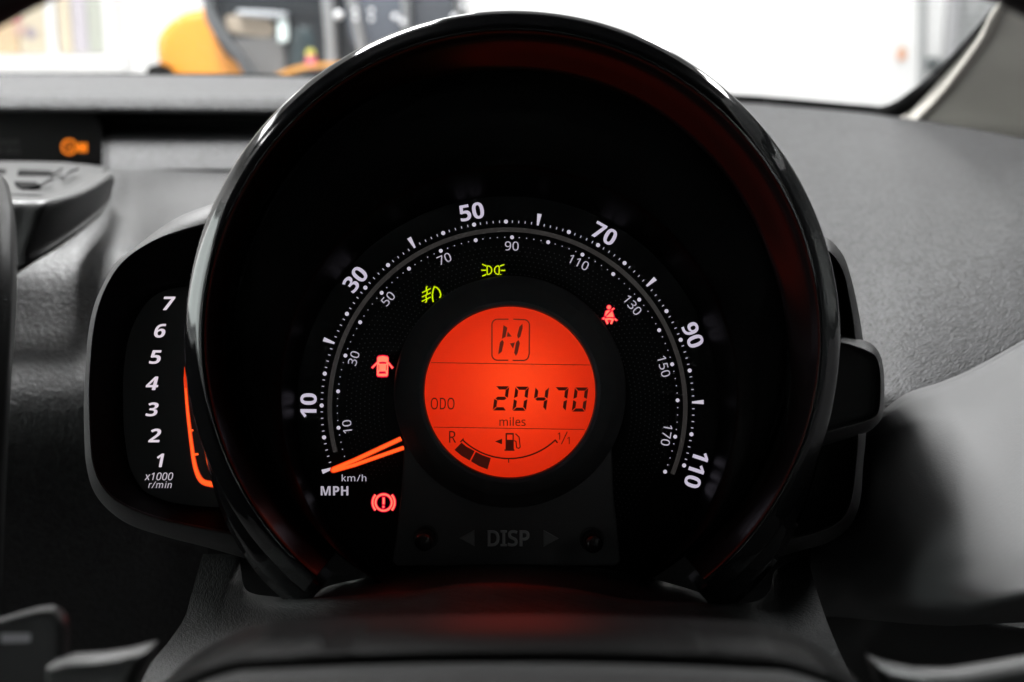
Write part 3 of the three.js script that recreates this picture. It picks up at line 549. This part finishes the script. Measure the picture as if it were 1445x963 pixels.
// bezel
{
  const prof = [[0.1032, -0.075], [0.1062, -0.036], [0.1074, -0.018], [0.1079, -0.0115], [0.10775, -0.0086], [0.1070, -0.0064], [0.1055, -0.0045], [0.1035, -0.0025], [0.1018, -0.0009], [0.1003, -0.0001], [0.0993, -0.0003]];
  const fine = spline(prof.map(([r, z]) => V(r, z, 0)), 90).map((p) => [p.x, p.y]);
  fine.push([0.0996, -0.004], [0.1005, -0.075]);
  part('bezel_ring', sweepRing(fine, R(-140.5), R(141.6), 260, BX, BY), M.gloss, IC);
  // inner wall: flares towards the upper right, steep elsewhere
  const rows = [], ramp = (x) => { const t = Math.max(0, Math.min(1, x)); return t * t * (3 - 2 * t); };
  const n = 260;
  const w = (a) => ramp((Math.cos(a - R(34)) - 0.16) / 0.7);
  const inner = [[0.0994, -0.0004, 0.0994, -0.0004], [0.0990, -0.0009, 0.0990, -0.0009], [0.0989, -0.0022, 0.0986, -0.0022], [0.0989, -0.0050, 0.0982, -0.0050], [0.0990, -0.0085, 0.0972, -0.0080], [0.0992, -0.016, 0.0945, -0.0125], [0.0995, -0.025, 0.0918, -0.0165], [0.0998, -0.031, 0.0904, -0.0188], [0.0998, -0.034, 0.0905, -0.0215], [0.0985, -0.038, 0.097, -0.030]];
  for (const [r0, z0, r1, z1] of inner) { const o = []; for (let i = 0; i <= n; i++) { const a = R(-140.4 + 281.9 * i / n), k = w(a), r = r0 + (r1 - r0) * k; o.push(V(BX + r * Math.sin(a), BY + r * Math.cos(a), z0 + (z1 - z0) * k)); } rows.push(o); }
  part('bezel_inner_wall', gridMesh(rows, 0.0006), M.innerWall, IC);
  // black outer skirt behind the ring, widening towards its lower ends
  const sk = [];
  for (const [r, z, f] of [[0.1040, -0.010, 0], [0.1068, -0.013, 0.6], [0.1072, -0.017, 1], [0.1062, -0.045, 1], [0.1050, -0.080, 1]]) { const o = []; for (let i = 0; i <= n; i++) { const a = -142.5 + 286 * i / n, q = r - 0.0015 + 0.0085 * f * ramp((Math.abs(a) - 98) / 38); o.push(V(BX + q * Math.sin(R(a)), BY + q * Math.cos(R(a)), z)); } sk.push(o); }
  part('bezel_skirt', gridMesh(sk, 0.002), M.gloss, IC);
}
const DD = 0.510, DZ = D0 - DD;   // dial plane
const CXp = 716.2, CYp = 575.3;   // scale centre
{
  const ring = (px, py, rp, d) => ({ x: LX(px, d), y: LY(py, d), r: rp * d / FL, z: D0 - d });
  const rs = [ring(723, 478, 392, 0.4870), ring(722, 482, 386, 0.4873), ring(720.5, 520, 356, 0.4865), ring(718.5, 556, 325, 0.4915), ring(718.1, 559, 321, 0.493), ring(717.4, 565, 313, 0.499), ring(716.2, 575, 298, 0.510)];
  part('dial_housing', loftRings(rs, 160), M.funnel, IC);
  part('housing_back', loftRings([{ x: BX, y: BY, r: 0.099, z: -0.072 }, { x: BX, y: BY, r: 0.0001, z: -0.073 }], 64), M.black, IC);
}
const dialPt = (r, deg) => [CXp + r * Math.sin(R(deg)), CYp - r * Math.cos(R(deg))];
const MPH = (v) => -109.157 + 1.97578 * v, KMH = (v) => -109.157 + 1.2297 * v;
const dial = part('speed_dial', flat(circ(CXp, CYp, 299, 120), DD, -0.00005), M.dial, IC);
{
  part('scale_arc', stroke(circ(CXp, CYp, 251, 160, -104.5, 112), 6.4, DD, 0.0001), M.arc, dial);
  for (const v of [10, 30, 50, 70, 90, 110]) { const [x, y] = dialPt(281, MPH(v)); part('backlit_number', letters(String(v), 'bold', x, y, 22.5, DD, 0.0001, { deg: MPH(v), sx: 1.06 }), M.number, dial); }
  for (let v = 10; v <= 170; v += 20) { const [x, y] = dialPt(228, KMH(v)); part('backlit_small_number', letters(String(v), 'regular', x, y, 12.4, DD, 0.0001, { deg: KMH(v), sx: 1.12 }), M.smallNumber, dial); }
  for (const v of [0, 20, 40, 60, 80, 100]) part('backlit_mark', stroke([dialPt(260.5, MPH(v)), dialPt(277, MPH(v))], [2.6, 6.2], DD, 0.0001), M.tick, dial);
  const dots = [], small = [];
  for (let v = 1; v <= 110; v++) {
    const a = MPH(v);
    if (v % 20 === 0) continue;
    if (v % 5 === 0) dots.push(flat(circ(...dialPt(262.4, a), 2.9, 14), DD, 0.0001));
    else small.push(stroke([dialPt(260.6, a), dialPt(264, a)], 1.25, DD, 0.0001));
  }
  for (let v = 2; v <= 180; v += 2) {
    const a = KMH(v);
    if (v % 10 === 0) dots.push(flat(circ(...dialPt(240.3, a), 2.75, 14), DD, 0.0001));
    else small.push(flat(circ(...dialPt(240.3, a), 0.85, 8), DD, 0.0001));
  }
  part('backlit_dots', dots, M.tick, dial).userData.kind = 'stuff';
  part('backlit_fine_dots', small, M.smallNumber, dial).userData.kind = 'stuff';
  part('backlit_unit', letters('MPH', 'bold', 472, 693, 13, DD, 0.0001, { sx: 1.04 }), glow(0.42, 0.39, 0.46), dial);
  part('backlit_unit', letters('km/h', 'regular', 499.5, 675, 9, DD, 0.0001, { sx: 1.2, space: 1.06 }), M.smallNumber, dial);
  // fine raised dots printed between scale and display
  const n = [];
  for (let k = 0; k < 9; k++) for (let a = -118; a <= 150; a += 1.9) { const r = 176 + k * 6.4; n.push([...dialPt(r, a + (k % 2) * 0.95), 0.9]); }
  const dg = new THREE.CircleGeometry(0.95 * DD / FL, 8), im = new THREE.InstancedMesh(dg, std({ color: rgb(0.09, 0.09, 0.095), roughness: 0.4 }), n.length);
  n.forEach(([x, y], i) => im.setMatrixAt(i, new THREE.Matrix4().makeTranslation(LX(x, DD), LY(y, DD), DZ + 0.00005)));
  im.name = 'dot_pattern'; im.userData.kind = 'stuff'; dial.add(im);
}
// pointer, resting on zero
{
  const d = 0.5055;
  const nd = part('needle', solid([[465.5, 665], [468, 661], [565, 615], [572, 622], [573, 632], [470, 667.5]], d, 0.0012, 0.0003, 2), M.black, IC);
  const up = [[470.5, 662.2], [500, 650], [566, 619.2]], dn = [[470.5, 664.8], [500, 656.5], [570, 632]];
  part('light_strip', [stroke(up, 7.4, d, 0.00005), stroke(dn, 6.6, d, 0.00005), flat(circ(470, 663.5, 4.6, 16), d, 0.00004)], M.paintedOrangeHalo, nd);  // wider under-strokes paint the bloom round the lit strips
  part('light_strip', [stroke(up, 4.6, d, 0.0002), stroke(dn, 4.0, d, 0.0002), flat(circ(470.5, 663.5, 3.0, 16), d, 0.00019)], M.orange, nd);
}
// warning lights
function lamp(label, halo, core, mh, mc) { const h = part('warning_light', halo, mh, IC, label); part('lit_symbol', core, mc, h); return h; }  // halo mesh paints bloom beneath the lit symbol
{
  const z = 0.00012, d = DD, q = (ox, oy, s) => (pts) => pts.map(([x, y]) => [ox + x / s, oy + y / s]);
  { // open doors
    const p = q(510, 490, 16.06);
    const body = [[380, 205], [480, 190], [585, 205], [615, 240], [612, 340], [605, 640], [580, 672], [480, 680], [370, 672], [345, 640], [350, 340], [352, 240]];
    const w1 = [[395, 342], [480, 332], [570, 342], [555, 385], [480, 378], [410, 385]], w2 = [[405, 552], [545, 552], [560, 604], [388, 604]];
    const s1 = [[386, 400], [402, 410], [402, 520], [386, 535]], s2 = [[560, 410], [576, 400], [574, 535], [558, 520]];
    const grow = (pts, k, cx = 482, cy = 440) => pts.map(([x, y]) => [cx + (x - cx) * k, cy + (y - cy) * k]);
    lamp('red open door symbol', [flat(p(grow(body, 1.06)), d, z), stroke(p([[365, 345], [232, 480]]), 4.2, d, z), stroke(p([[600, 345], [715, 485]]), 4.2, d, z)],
      [flat(p(grow(body, 0.95)), d, z + 0.0001, [w1, w2, s1, s2].map(p)), stroke(p([[362, 352], [238, 474]]), 1.9, d, z + 0.0001), stroke(p([[604, 352], [709, 479]]), 1.9, d, z + 0.0001)], M.paintedRedHalo, M.redCore);
  }
  { // seat belt
    const p = q(830, 420, 16.05), torso = [[395, 305], [440, 288], [505, 288], [548, 305], [572, 380], [592, 450], [480, 440], [368, 452], [380, 380]];
    const belt = [[388, 438], [372, 430], [515, 290], [530, 304]];
    const legs = [[388, 478], [480, 466], [572, 478], [580, 500], [535, 600], [505, 605], [500, 590], [530, 515], [480, 505], [430, 515], [460, 590], [455, 605], [425, 600], [378, 500]];
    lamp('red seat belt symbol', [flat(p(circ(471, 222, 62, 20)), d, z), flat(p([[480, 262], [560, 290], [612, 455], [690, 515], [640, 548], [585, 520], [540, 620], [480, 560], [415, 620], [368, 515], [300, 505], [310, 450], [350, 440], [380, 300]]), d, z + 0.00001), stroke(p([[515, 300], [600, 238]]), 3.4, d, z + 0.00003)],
      [flat(p(circ(471, 222, 42, 18)), d, z + 0.0001), flat(p([[400, 310], [445, 294], [500, 294], [380, 425], [385, 380]]), d, z + 0.0001), flat(p([[532, 320], [545, 318], [582, 446], [480, 438], [412, 446], [420, 430]]), d, z + 0.0001), flat(p(legs), d, z + 0.0001), stroke(p([[535, 285], [585, 245]]), 1.6, d, z + 0.0001), stroke(p([[330, 490], [368, 462]]), 2.2, d, z + 0.0001), stroke(p([[598, 482], [645, 520]]), 1.9, d, z + 0.0001)], M.paintedRedHalo, M.redCore);
  }
  { // brake
    const p = q(520, 680, 16.04), c = p(circ(342, 472, 184, 44)), l = p(circ(342, 472, 250, 20, -134, -46)), r = p(circ(342, 472, 250, 20, 46, 134));
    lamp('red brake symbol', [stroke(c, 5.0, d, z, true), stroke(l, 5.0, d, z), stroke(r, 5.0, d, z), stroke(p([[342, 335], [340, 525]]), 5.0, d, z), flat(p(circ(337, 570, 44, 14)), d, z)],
      [stroke(c, 2.3, d, z + 0.0001, true), stroke(l, 2.3, d, z + 0.0001), stroke(r, 2.3, d, z + 0.0001), stroke(p([[343, 360], [341, 508]]), 2.6, d, z + 0.0001), flat(p(circ(337, 570, 21, 12)), d, z + 0.0001)], M.paintedRedHalo, M.redCore);
  }
  { // side lights and fog lights, green
    const p = q(580, 360, 9.633), arc2 = (cx, cy, rx, ry, a0, a1) => { const o = []; for (let i = 0; i <= 16; i++) { const a = R(a0 + (a1 - a0) * i / 16); o.push([cx + rx * Math.sin(a), cy - ry * Math.cos(a)]); } return o; };
    const DL = [...arc2(1044, 207, 54, 58, 0, 180), [1035, 250], [1033, 165]], DR = [...arc2(1188, 207, 54, 58, 0, -180), [1197, 250], [1199, 165]];
    part('warning_light', [stroke(p(DL), 1.55, d, z, true), stroke(p(DR), 1.55, d, z, true), ...[[[968, 126], [1026, 151]], [[952, 207], [1020, 207]], [[968, 289], [1026, 263]], [[1268, 130], [1210, 152]], [[1282, 211], [1218, 210]]].map((s) => stroke(p(s), 1.75, d, z)), stroke(p([[1232, 266], [1204, 265]]), 0.8, d, z)], M.green, IC, 'green side light symbol');
    part('warning_light', [stroke(p([[382, 582], [400, 566], [405, 535], [385, 480], [352, 445], [318, 432], [300, 480], [290, 540], [292, 590], [302, 640]]), 1.9, d, z), ...[[[150, 514], [268, 455]], [[146, 573], [268, 514]], [[143, 633], [268, 572]]].map((s) => stroke(p(s), 1.6, d, z)), stroke(p([[222, 424], [208, 442], [207, 475], [220, 505], [216, 530], [202, 555], [204, 580], [214, 605], [208, 635], [192, 648]]), 1.7, d, z)], M.green, IC, 'green fog light symbol');
  }
}
// lit display and the ring round it
{
  const d = 0.5025, cx = 719.5, cy = 553.5, k = d / FL;
  const glowT = noiseTexture(256, (x, y) => { const u = (x - 0.5) * 2, v = (y - 0.5) * 2, r = Math.hypot(u + 0.1, v * 1.0), b = Math.exp(-Math.pow(Math.hypot(u - 0.06, v - 0.1) / 0.62, 2)), s = 0.66 + 0.34 * b - 0.25 * Math.max(0, r - 0.7); return [s, s * (0.55 + 0.45 * b), s * (0.5 + 0.5 * b)].map((c) => Math.pow(c, 1.0)); });
  const sg = flat(circ(cx, cy, 120.5, 96), d, 0), p = sg.attributes.position, uv = sg.attributes.uv;
  for (let i = 0; i < p.count; i++) uv.setXY(i, 0.5 + (p.getX(i) - LX(cx, d)) / k / 242, 0.5 + (p.getY(i) - LY(cy, d)) / k / 242);
  const screen = part('display_screen', sg, std({ color: rgb(0.02, 0.004, 0.003), roughness: 0.6, emissive: rgb(1.0, 0.056, 0.0095), emissiveMap: glowT }), IC, 'round red lit display');
  const q = (pts) => pts.map(([x, y]) => [580 + x / 3.854, 430 + y / 3.854]), z = 0.0001, w = (u) => u / 3.854;
  part('divider_line', stroke(q([[108, 316], [972, 329]]), 0.85, d, z), M.lcdInk, screen);
  part('divider_line', stroke(q([[122, 667], [945, 680]]), 0.85, d, z), M.lcdInk, screen);
  const corner = (x, y, r, a0) => circ(x, y, r, 6, a0, a0 + 90);
  part('gear_frame', [stroke(q([[530, 80], ...corner(470, 110, 30, -90).reverse().map((a) => a), [440, 270], ...corner(470, 273, 30, -180).reverse(), [529, 303]]), 1.75, d, z), stroke(q([[556, 80], ...corner(614, 112, 30, 0), [643, 270], ...corner(611, 274, 30, 90), [553, 304]]), 1.75, d, z)], M.lcdFaint, screen);
  part('gear_letter', [flat(q([[503, 112], [524, 126], [514, 176], [494, 187]]), d, z), flat(q([[497, 192], [505, 206], [494, 256], [474, 272], [483, 206]]), d, z), flat(q([[606, 104], [607, 128], [595, 174], [582, 186], [577, 168], [589, 122]]), d, z), flat(q([[584, 192], [592, 210], [580, 264], [570, 280], [561, 262], [571, 206]]), d, z), flat(q([[526, 147], [548, 174], [521, 175]]), d, z), flat(q([[538, 212], [565, 206], [555, 240]]), d, z)], M.lcdFaint, screen);
  part('odometer_label', letters('ODO', 'regular', 580 + 172 / 3.854, 430 + 539 / 3.854, 16.2, d, z, { sx: 0.72, space: 1.0 }), M.lcdInk, screen);
  // seven-segment digits: corner frame x0, y0 (top), w, h in zoom units, slanted
  const SEG = { 0: 'abcdef', 2: 'abged', 4: 'fgbc', 7: 'abc' };
  const digit = (n, x0, y0) => {
    const W = 74, H = 132, T = 18, sl = (x, y) => [x0 + x + (H - y) * 0.13, y0 + y], g = 3;
    const S = {
      a: [[g, 0], [W - g, 0], [W - T * 0.9, T], [T * 1.2, T]], d: [[T * 1.1, H - T], [W - T, H - T], [W - g, H], [g, H]],
      g: [[g + 4, H / 2], [T, H / 2 - T / 2], [W - T, H / 2 - T / 2], [W - g - 4, H / 2], [W - T, H / 2 + T / 2], [T, H / 2 + T / 2]],
      f: [[0, 4], [T, T + 4], [T, H / 2 - T / 2 - 3], [0, H / 2 - 3]], b: [[W, 4], [W, H / 2 - 3], [W - T, H / 2 - T / 2 - 3], [W - T, T + 4]],
      e: [[0, H / 2 + 3], [T, H / 2 + T / 2 + 3], [T, H - T - 4], [0, H - 4]], c: [[W, H / 2 + 3], [W, H - 4], [W - T, H - T - 4], [W - T, H / 2 + T / 2 + 3]],
    };
    return [...SEG[n]].map((s) => flat(q(S[s].map(([x, y]) => sl(x, y))), d, z));
  };
  [[2, 444, 444.5], [0, 551, 446.5], [4, 660, 448], [7, 767, 449.5], [0, 874, 451]].forEach(([n, x, y]) => part('digit', digit(n, x, y), M.lcdInk, screen));
  part('unit_label', letters('miles', 'regular', 580 + 552 / 3.854, 430 + 638 / 3.854, 11.6, d, z, { sx: 1.0 }), M.lcdInk, screen);
  part('fuel_letter', letters('R', 'regular', 580 + 226 / 3.854, 430 + 720 / 3.854, 16.5, d, z, { sx: 0.9 }), M.lcdInk, screen);
  const a0 = 180 + 43, a1 = 180 - 43;
  part('fuel_arc', [stroke(q([[268, 749], [283, 733], ...circ(533, 473, 365, 40, 137, 223).reverse(), [785, 738], [797, 753]]), 2.1, d, z), stroke(q([[531, 838], [531, 861]]), 1.5, d, z)], M.lcdInk, screen);
  part('fuel_bar', flat(q([[275, 751], [300, 772], [346, 797], [319, 849], [274, 823], [236, 791]]), d, z), M.lcdInk, screen);
  part('fuel_bar', flat(q([[352, 801], [390, 820], [434, 835], [416, 897], [370, 879], [326, 853]]), d, z), M.lcdInk, screen);
  part('fuel_pump_symbol', [flat(q([[514, 699], [559, 699], [559, 788], [563, 788], [563, 796], [508, 796], [508, 788], [514, 788]]), d, z, [q([[522, 708], [522, 736], [552, 736], [552, 708]])]), stroke(q([[568, 703], [588, 722], [594, 775], [586, 783], [574, 778], [571, 745], [560, 740]]), 1.5, d, z), flat(q([[457, 745], [495, 730], [495, 761]]), d, z)], M.lcdInk, screen);
  part('fuel_fraction', [letters('1', 'regular', 580 + 804 / 3.854, 430 + 716 / 3.854, 10, d, z), stroke(q([[850, 692], [818, 760]]), 1.3, d, z), letters('1', 'regular', 580 + 856 / 3.854, 430 + 740 / 3.854, 10, d, z)], M.lcdInk, screen);
  const rg = (r, dd) => ({ x: LX(cx, dd), y: LY(cy, dd), r: r * dd / FL, z: D0 - dd });
  part('display_ring', toCreasedNormals(loftRings([rg(120.4, 0.5024), rg(120.6, 0.5002), rg(122.5, 0.4992), rg(128, 0.4990), rg(146, 0.5008), rg(150, 0.5014), rg(162, 0.5035), rg(163.5, 0.5042), rg(164, 0.510)], 128), 0.5), M.matte, IC);
  const l = new THREE.RectAreaLight(new THREE.Color(1, 0.06, 0.02), 0.4, 0.045, 0.045);
  l.position.copy(toWorld(V(LX(cx, d), LY(cy, d), D0 - d + 0.004)));
  l.lookAt(toWorld(V(LX(cx, d), LY(cy, d), 1)));
  scene.add(l);
}
// lower panel with the two push knobs
{
  const d = 0.5045;
  const pn = part('lower_panel', solid([[572, 600], [862, 600], [866, 700], [876, 793], [868, 799], [560, 799], [554, 793], [566, 700]], d, 0.007, 0.0006, 3), M.panel, IC);
  const rise = (text, px, py, h) => {
    const s = h / 0.716 * d / FL, g = new TextGeometry(text, { font: fonts.regular, size: s * 0.72, depth: 0.0005, bevelEnabled: true, bevelThickness: 0.0003, bevelSize: 0.00022, bevelSegments: 2, curveSegments: 6 });
    g.computeBoundingBox(); const b = g.boundingBox;
    return g.translate(LX(px, d) - (b.min.x + b.max.x) / 2, LY(py, d) - (b.min.y + b.max.y) / 2, D0 - d - 0.0001);
  };
  part('raised_lettering', rise('DISP', 717.5, 760, 21), std({ color: rgb(0.48, 0.48, 0.49), roughness: 0.25 }), pn);  // pale colour stands in for edge glints on black lettering
  const em = (pts) => toCreasedNormals(solid(pts, d - 0.0006, 0.0012, 0.0004, 2), 0.4);
  const arrowM = std({ color: rgb(0.22, 0.22, 0.225), roughness: 0.35 });  // lightened in place of glints on the black arrows
  part('raised_arrow', em([[648, 760], [669.5, 748.5], [669.5, 771.5]]), arrowM, pn);
  part('raised_arrow', em([[767, 748.5], [788.5, 760.5], [767, 772.5]]), arrowM, pn);
  for (const [px, py] of [[601, 759], [835, 762]]) {
    const r = 13.5 * d / FL, prof = [[0.0001, 0.0135], [r * 0.5, 0.0132], [r * 0.82, 0.0122], [r * 0.97, 0.0105], [r, 0.008], [r * 1.02, 0], [r * 1.25, -0.0002]].map(([x, y]) => new THREE.Vector2(x, y));
    const kb = part('push_knob', new THREE.LatheGeometry(prof, 40).rotateX(Math.PI / 2).translate(LX(px, d), LY(py, d), D0 - d), std({ color: rgb(0.03, 0.03, 0.031), roughness: 0.18 }), IC);
    part('knob_collar', new THREE.TorusGeometry(r * 1.18, 0.0006, 10, 40).translate(LX(px, d), LY(py, d), D0 - d), M.matte, kb);
  }
  // glossy foot of the housing under the panel
  const top = [[425, 845], [446, 835], [480, 823], [564, 807], [614, 799], [715, 796], [815, 800], [883, 808], [960, 828], [1004, 843], [1026, 854]], bot = [[425, 849], [446, 845], [480, 843], [580, 837], [641, 827], [715, 824], [816, 834], [883, 847], [960, 852], [1006, 854], [1028, 857]];
  const lerpRow = (k, d0) => top.map((p, i) => L(p[0] + (bot[i][0] - p[0]) * k, p[1] + (bot[i][1] - p[1]) * k, d0));
  part('housing_foot', sheet([top.map((p) => L(p[0], p[1] + 6, 0.511)), lerpRow(0, 0.5035), lerpRow(0.2, 0.497), lerpRow(0.6, 0.476), lerpRow(0.92, 0.4615), lerpRow(1, 0.4605), bot.map((p) => L(p[0], p[1] + 6, 0.461))], 90, 40), std({ color: rgb(0.014, 0.014, 0.0145), roughness: 0.3 }), IC);
}
// clear lens over the dial, leaning towards the driver at the top
{
  const pts = [];
  for (let i = 0; i <= 120; i++) { const a = R(-134 + 268 * i / 120); pts.push(new THREE.Vector2(0.0912 * Math.sin(a), 0.0912 * Math.cos(a))); }
  const g = new THREE.ShapeGeometry(new THREE.Shape(pts));
  const p = g.attributes.position;
  for (let i = 0; i < p.count; i++) p.setXYZ(i, BX + p.getX(i), BY + p.getY(i), -0.0320 + p.getY(i) * 0.27);
  g.computeVertexNormals();
  part('clear_lens', g, M.lens, IC);
}
// rev counter pod, left
function podRim(name, outer, inner, dF, dBackOut, dBackIn, mat, n = 120) {
  const o = spline(outer.map(([x, y]) => V(x, y, 0)), n), q = spline(inner.map(([x, y]) => V(x, y, 0)), n);
  const row = (f, d) => o.map((p, i) => L(p.x + (q[i].x - p.x) * f, p.y + (q[i].y - p.y) * f, d));
  part(name, gridMesh([row(0.12, dBackOut), row(0, dF + 0.022), row(-0.02, dF + 0.012), row(0.08, dF + 0.0085), row(0.40, dF + 0.0040), row(0.85, dF + 0.0004), row(1, dF + 0.0010), row(1.04, dF + 0.004), row(1.1, dBackIn)]), mat, IC);
  return { o, q };
}
{
  const outer = [[338, 278], [300, 288], [255, 305], [222, 325], [196, 345], [166, 368], [149, 394], [133, 430], [124.5, 470], [120.5, 520], [118, 570], [119, 625], [122, 659], [131, 691], [151, 718], [184, 741], [235, 758], [290, 772], [346, 788]];
  const inner = [[338, 303], [300, 316], [262, 326], [233, 334], [206, 346], [180, 364], [160, 387], [143, 421], [133, 460], [128, 507], [126, 554], [128, 620], [132, 656], [144, 684], [164, 705], [201, 724], [250, 738], [300, 748], [346, 757]];
  const { q } = podRim('pod_rim', outer, inner, 0.482, 0.60, 0.4875, M.rimGrey);
  const face = [[338, 380], [300, 396], [262, 404], [240, 408], [222, 415], [206, 428], [194, 446], [184, 468], [178, 492], [174, 525], [173, 550], [174, 600], [177, 630], [183, 660], [200, 690], [222, 703], [250, 711], [300, 716], [346, 718]];
  const fs = spline(face.map(([x, y]) => V(x, y, 0)), 120);
  part('pod_wall', gridMesh([q.map((p) => L(p.x, p.y, 0.486)), q.map((p, i) => L(p.x + (fs[i].x - p.x) * 0.5, p.y + (fs[i].y - p.y) * 0.5, 0.494)), fs.map((p) => L(p.x, p.y, 0.5008))]), M.dial, IC);
  const d = 0.500;
  const tf = part('tachometer_face', solid([...fs.map((p) => [p.x, p.y])], d, 0.004), std({ color: rgb(0.028, 0.029, 0.029), roughness: 0.6 }), IC);
  [[7, 237.3, 428.3], [6, 225.8, 467], [5, 219.5, 504], [4, 215.3, 541.2], [3, 215, 578], [2, 218.8, 615], [1, 225, 650]].forEach(([n, x, y]) => part('backlit_number', letters(String(n), 'bold', x, y, 19, d, 0.0001, { sx: n === 1 ? 1.0 : 1.22, slant: 0.2 }), glow(0.72, 0.64, 0.72), tf));
  part('backlit_unit', letters('x1000', 'regular', 224.3, 672.6, 10.6, d, 0.0001, { sx: 1.0, slant: 0.22 }), glow(0.55, 0.5, 0.56), tf);
  part('backlit_unit', letters('r/min', 'regular', 226, 684.5, 9.4, d, 0.0001, { sx: 0.98, slant: 0.22, space: 1.08 }), glow(0.5, 0.46, 0.52), tf);
  const bar = [[260.8, 532], [262, 548], [264.5, 579], [268.8, 616], [272.8, 646], [276.5, 663], [281, 674], [287, 680.5], [296, 683], [304, 684]];
  part('light_bar', [stroke(spline(bar.map(([x, y]) => V(x, y, 0)), 40).map((p) => [p.x, p.y]), [4, 10], d, 0.0001), stroke([[260.2, 518], [261, 536]], [0.6, 4], d, 0.0001)], M.paintedOrangeHalo, tf);  // broad under-stroke paints bloom round the lit bar
  part('light_bar', [stroke(spline(bar.slice(1).map(([x, y]) => V(x, y, 0)), 40).map((p) => [p.x, p.y]), [2.2, 7], d, 0.0003), stroke([[267, 608], [273, 607.5]], 2.6, d, 0.0003), stroke([[272, 642], [280, 641]], 3, d, 0.0003)], M.orange, tf);
}
part('gap_shade_block', solid([[294, 752], [1146, 752], [1142, 830], [1100, 880], [340, 880], [290, 830]], 0.546, 0.08), M.black, IC);  // black filler puts shade into the gap below the cluster
// blank pod, right, with its open bracket
{
  const outer = [[1128, 322], [1158, 332], [1175, 342], [1191.5, 363.6], [1201.6, 394], [1210, 431], [1218, 481], [1222, 550], [1222, 615], [1218, 657], [1215, 700], [1208, 727], [1195, 747.5], [1168, 766], [1128, 777.6], [1080, 791]];
  const inner = [[1128, 345], [1161, 352], [1178, 365], [1191.6, 390.5], [1198, 420.7], [1203, 450], [1206, 481], [1210, 550], [1210, 618.7], [1206.6, 660], [1201.6, 700], [1193, 724], [1181.5, 737], [1158, 749], [1111, 761], [1074, 768]];
  const { q } = podRim('pod_rim', outer, inner, 0.482, 0.58, 0.4875, M.rimGrey);
  part('pod_wall', gridMesh([q.map((p) => L(p.x, p.y, 0.486)), q.map((p) => L(p.x - (p.x - 1110) * 0.25, p.y + (560 - p.y) * 0.12, 0.5)), q.map((p) => L(1105, 560 + (p.y - 560) * 0.6, 0.502))]), M.black, IC);
  const bo = [[1130, 466], [1185, 472.7], [1208, 478], [1225, 483], [1238.5, 494.5], [1246, 514.6], [1248.5, 548], [1246, 585], [1235, 602], [1218, 612], [1168, 627], [1110, 642]];
  const bi = [[1130, 476], [1185, 484.5], [1206, 490], [1222, 496], [1235, 504], [1241, 521], [1242.5, 548], [1240, 578], [1232, 588.5], [1216, 595], [1166, 608], [1108, 622]];
  const b2 = podRim('bracket_rim', bo, bi, 0.474, 0.56, 0.4785, M.rimGrey);
  part('bracket_inside', gridMesh([b2.q.map((p) => L(p.x, p.y, 0.4775)), b2.q.map((p) => L(p.x - (p.x - 1120) * 0.12, p.y + (548 - p.y) * 0.1, 0.481)), b2.q.map((p) => L(1110, 548 + (p.y - 548) * 0.4, 0.4815))]), M.black, IC);
}

renderer.render(scene, camera);
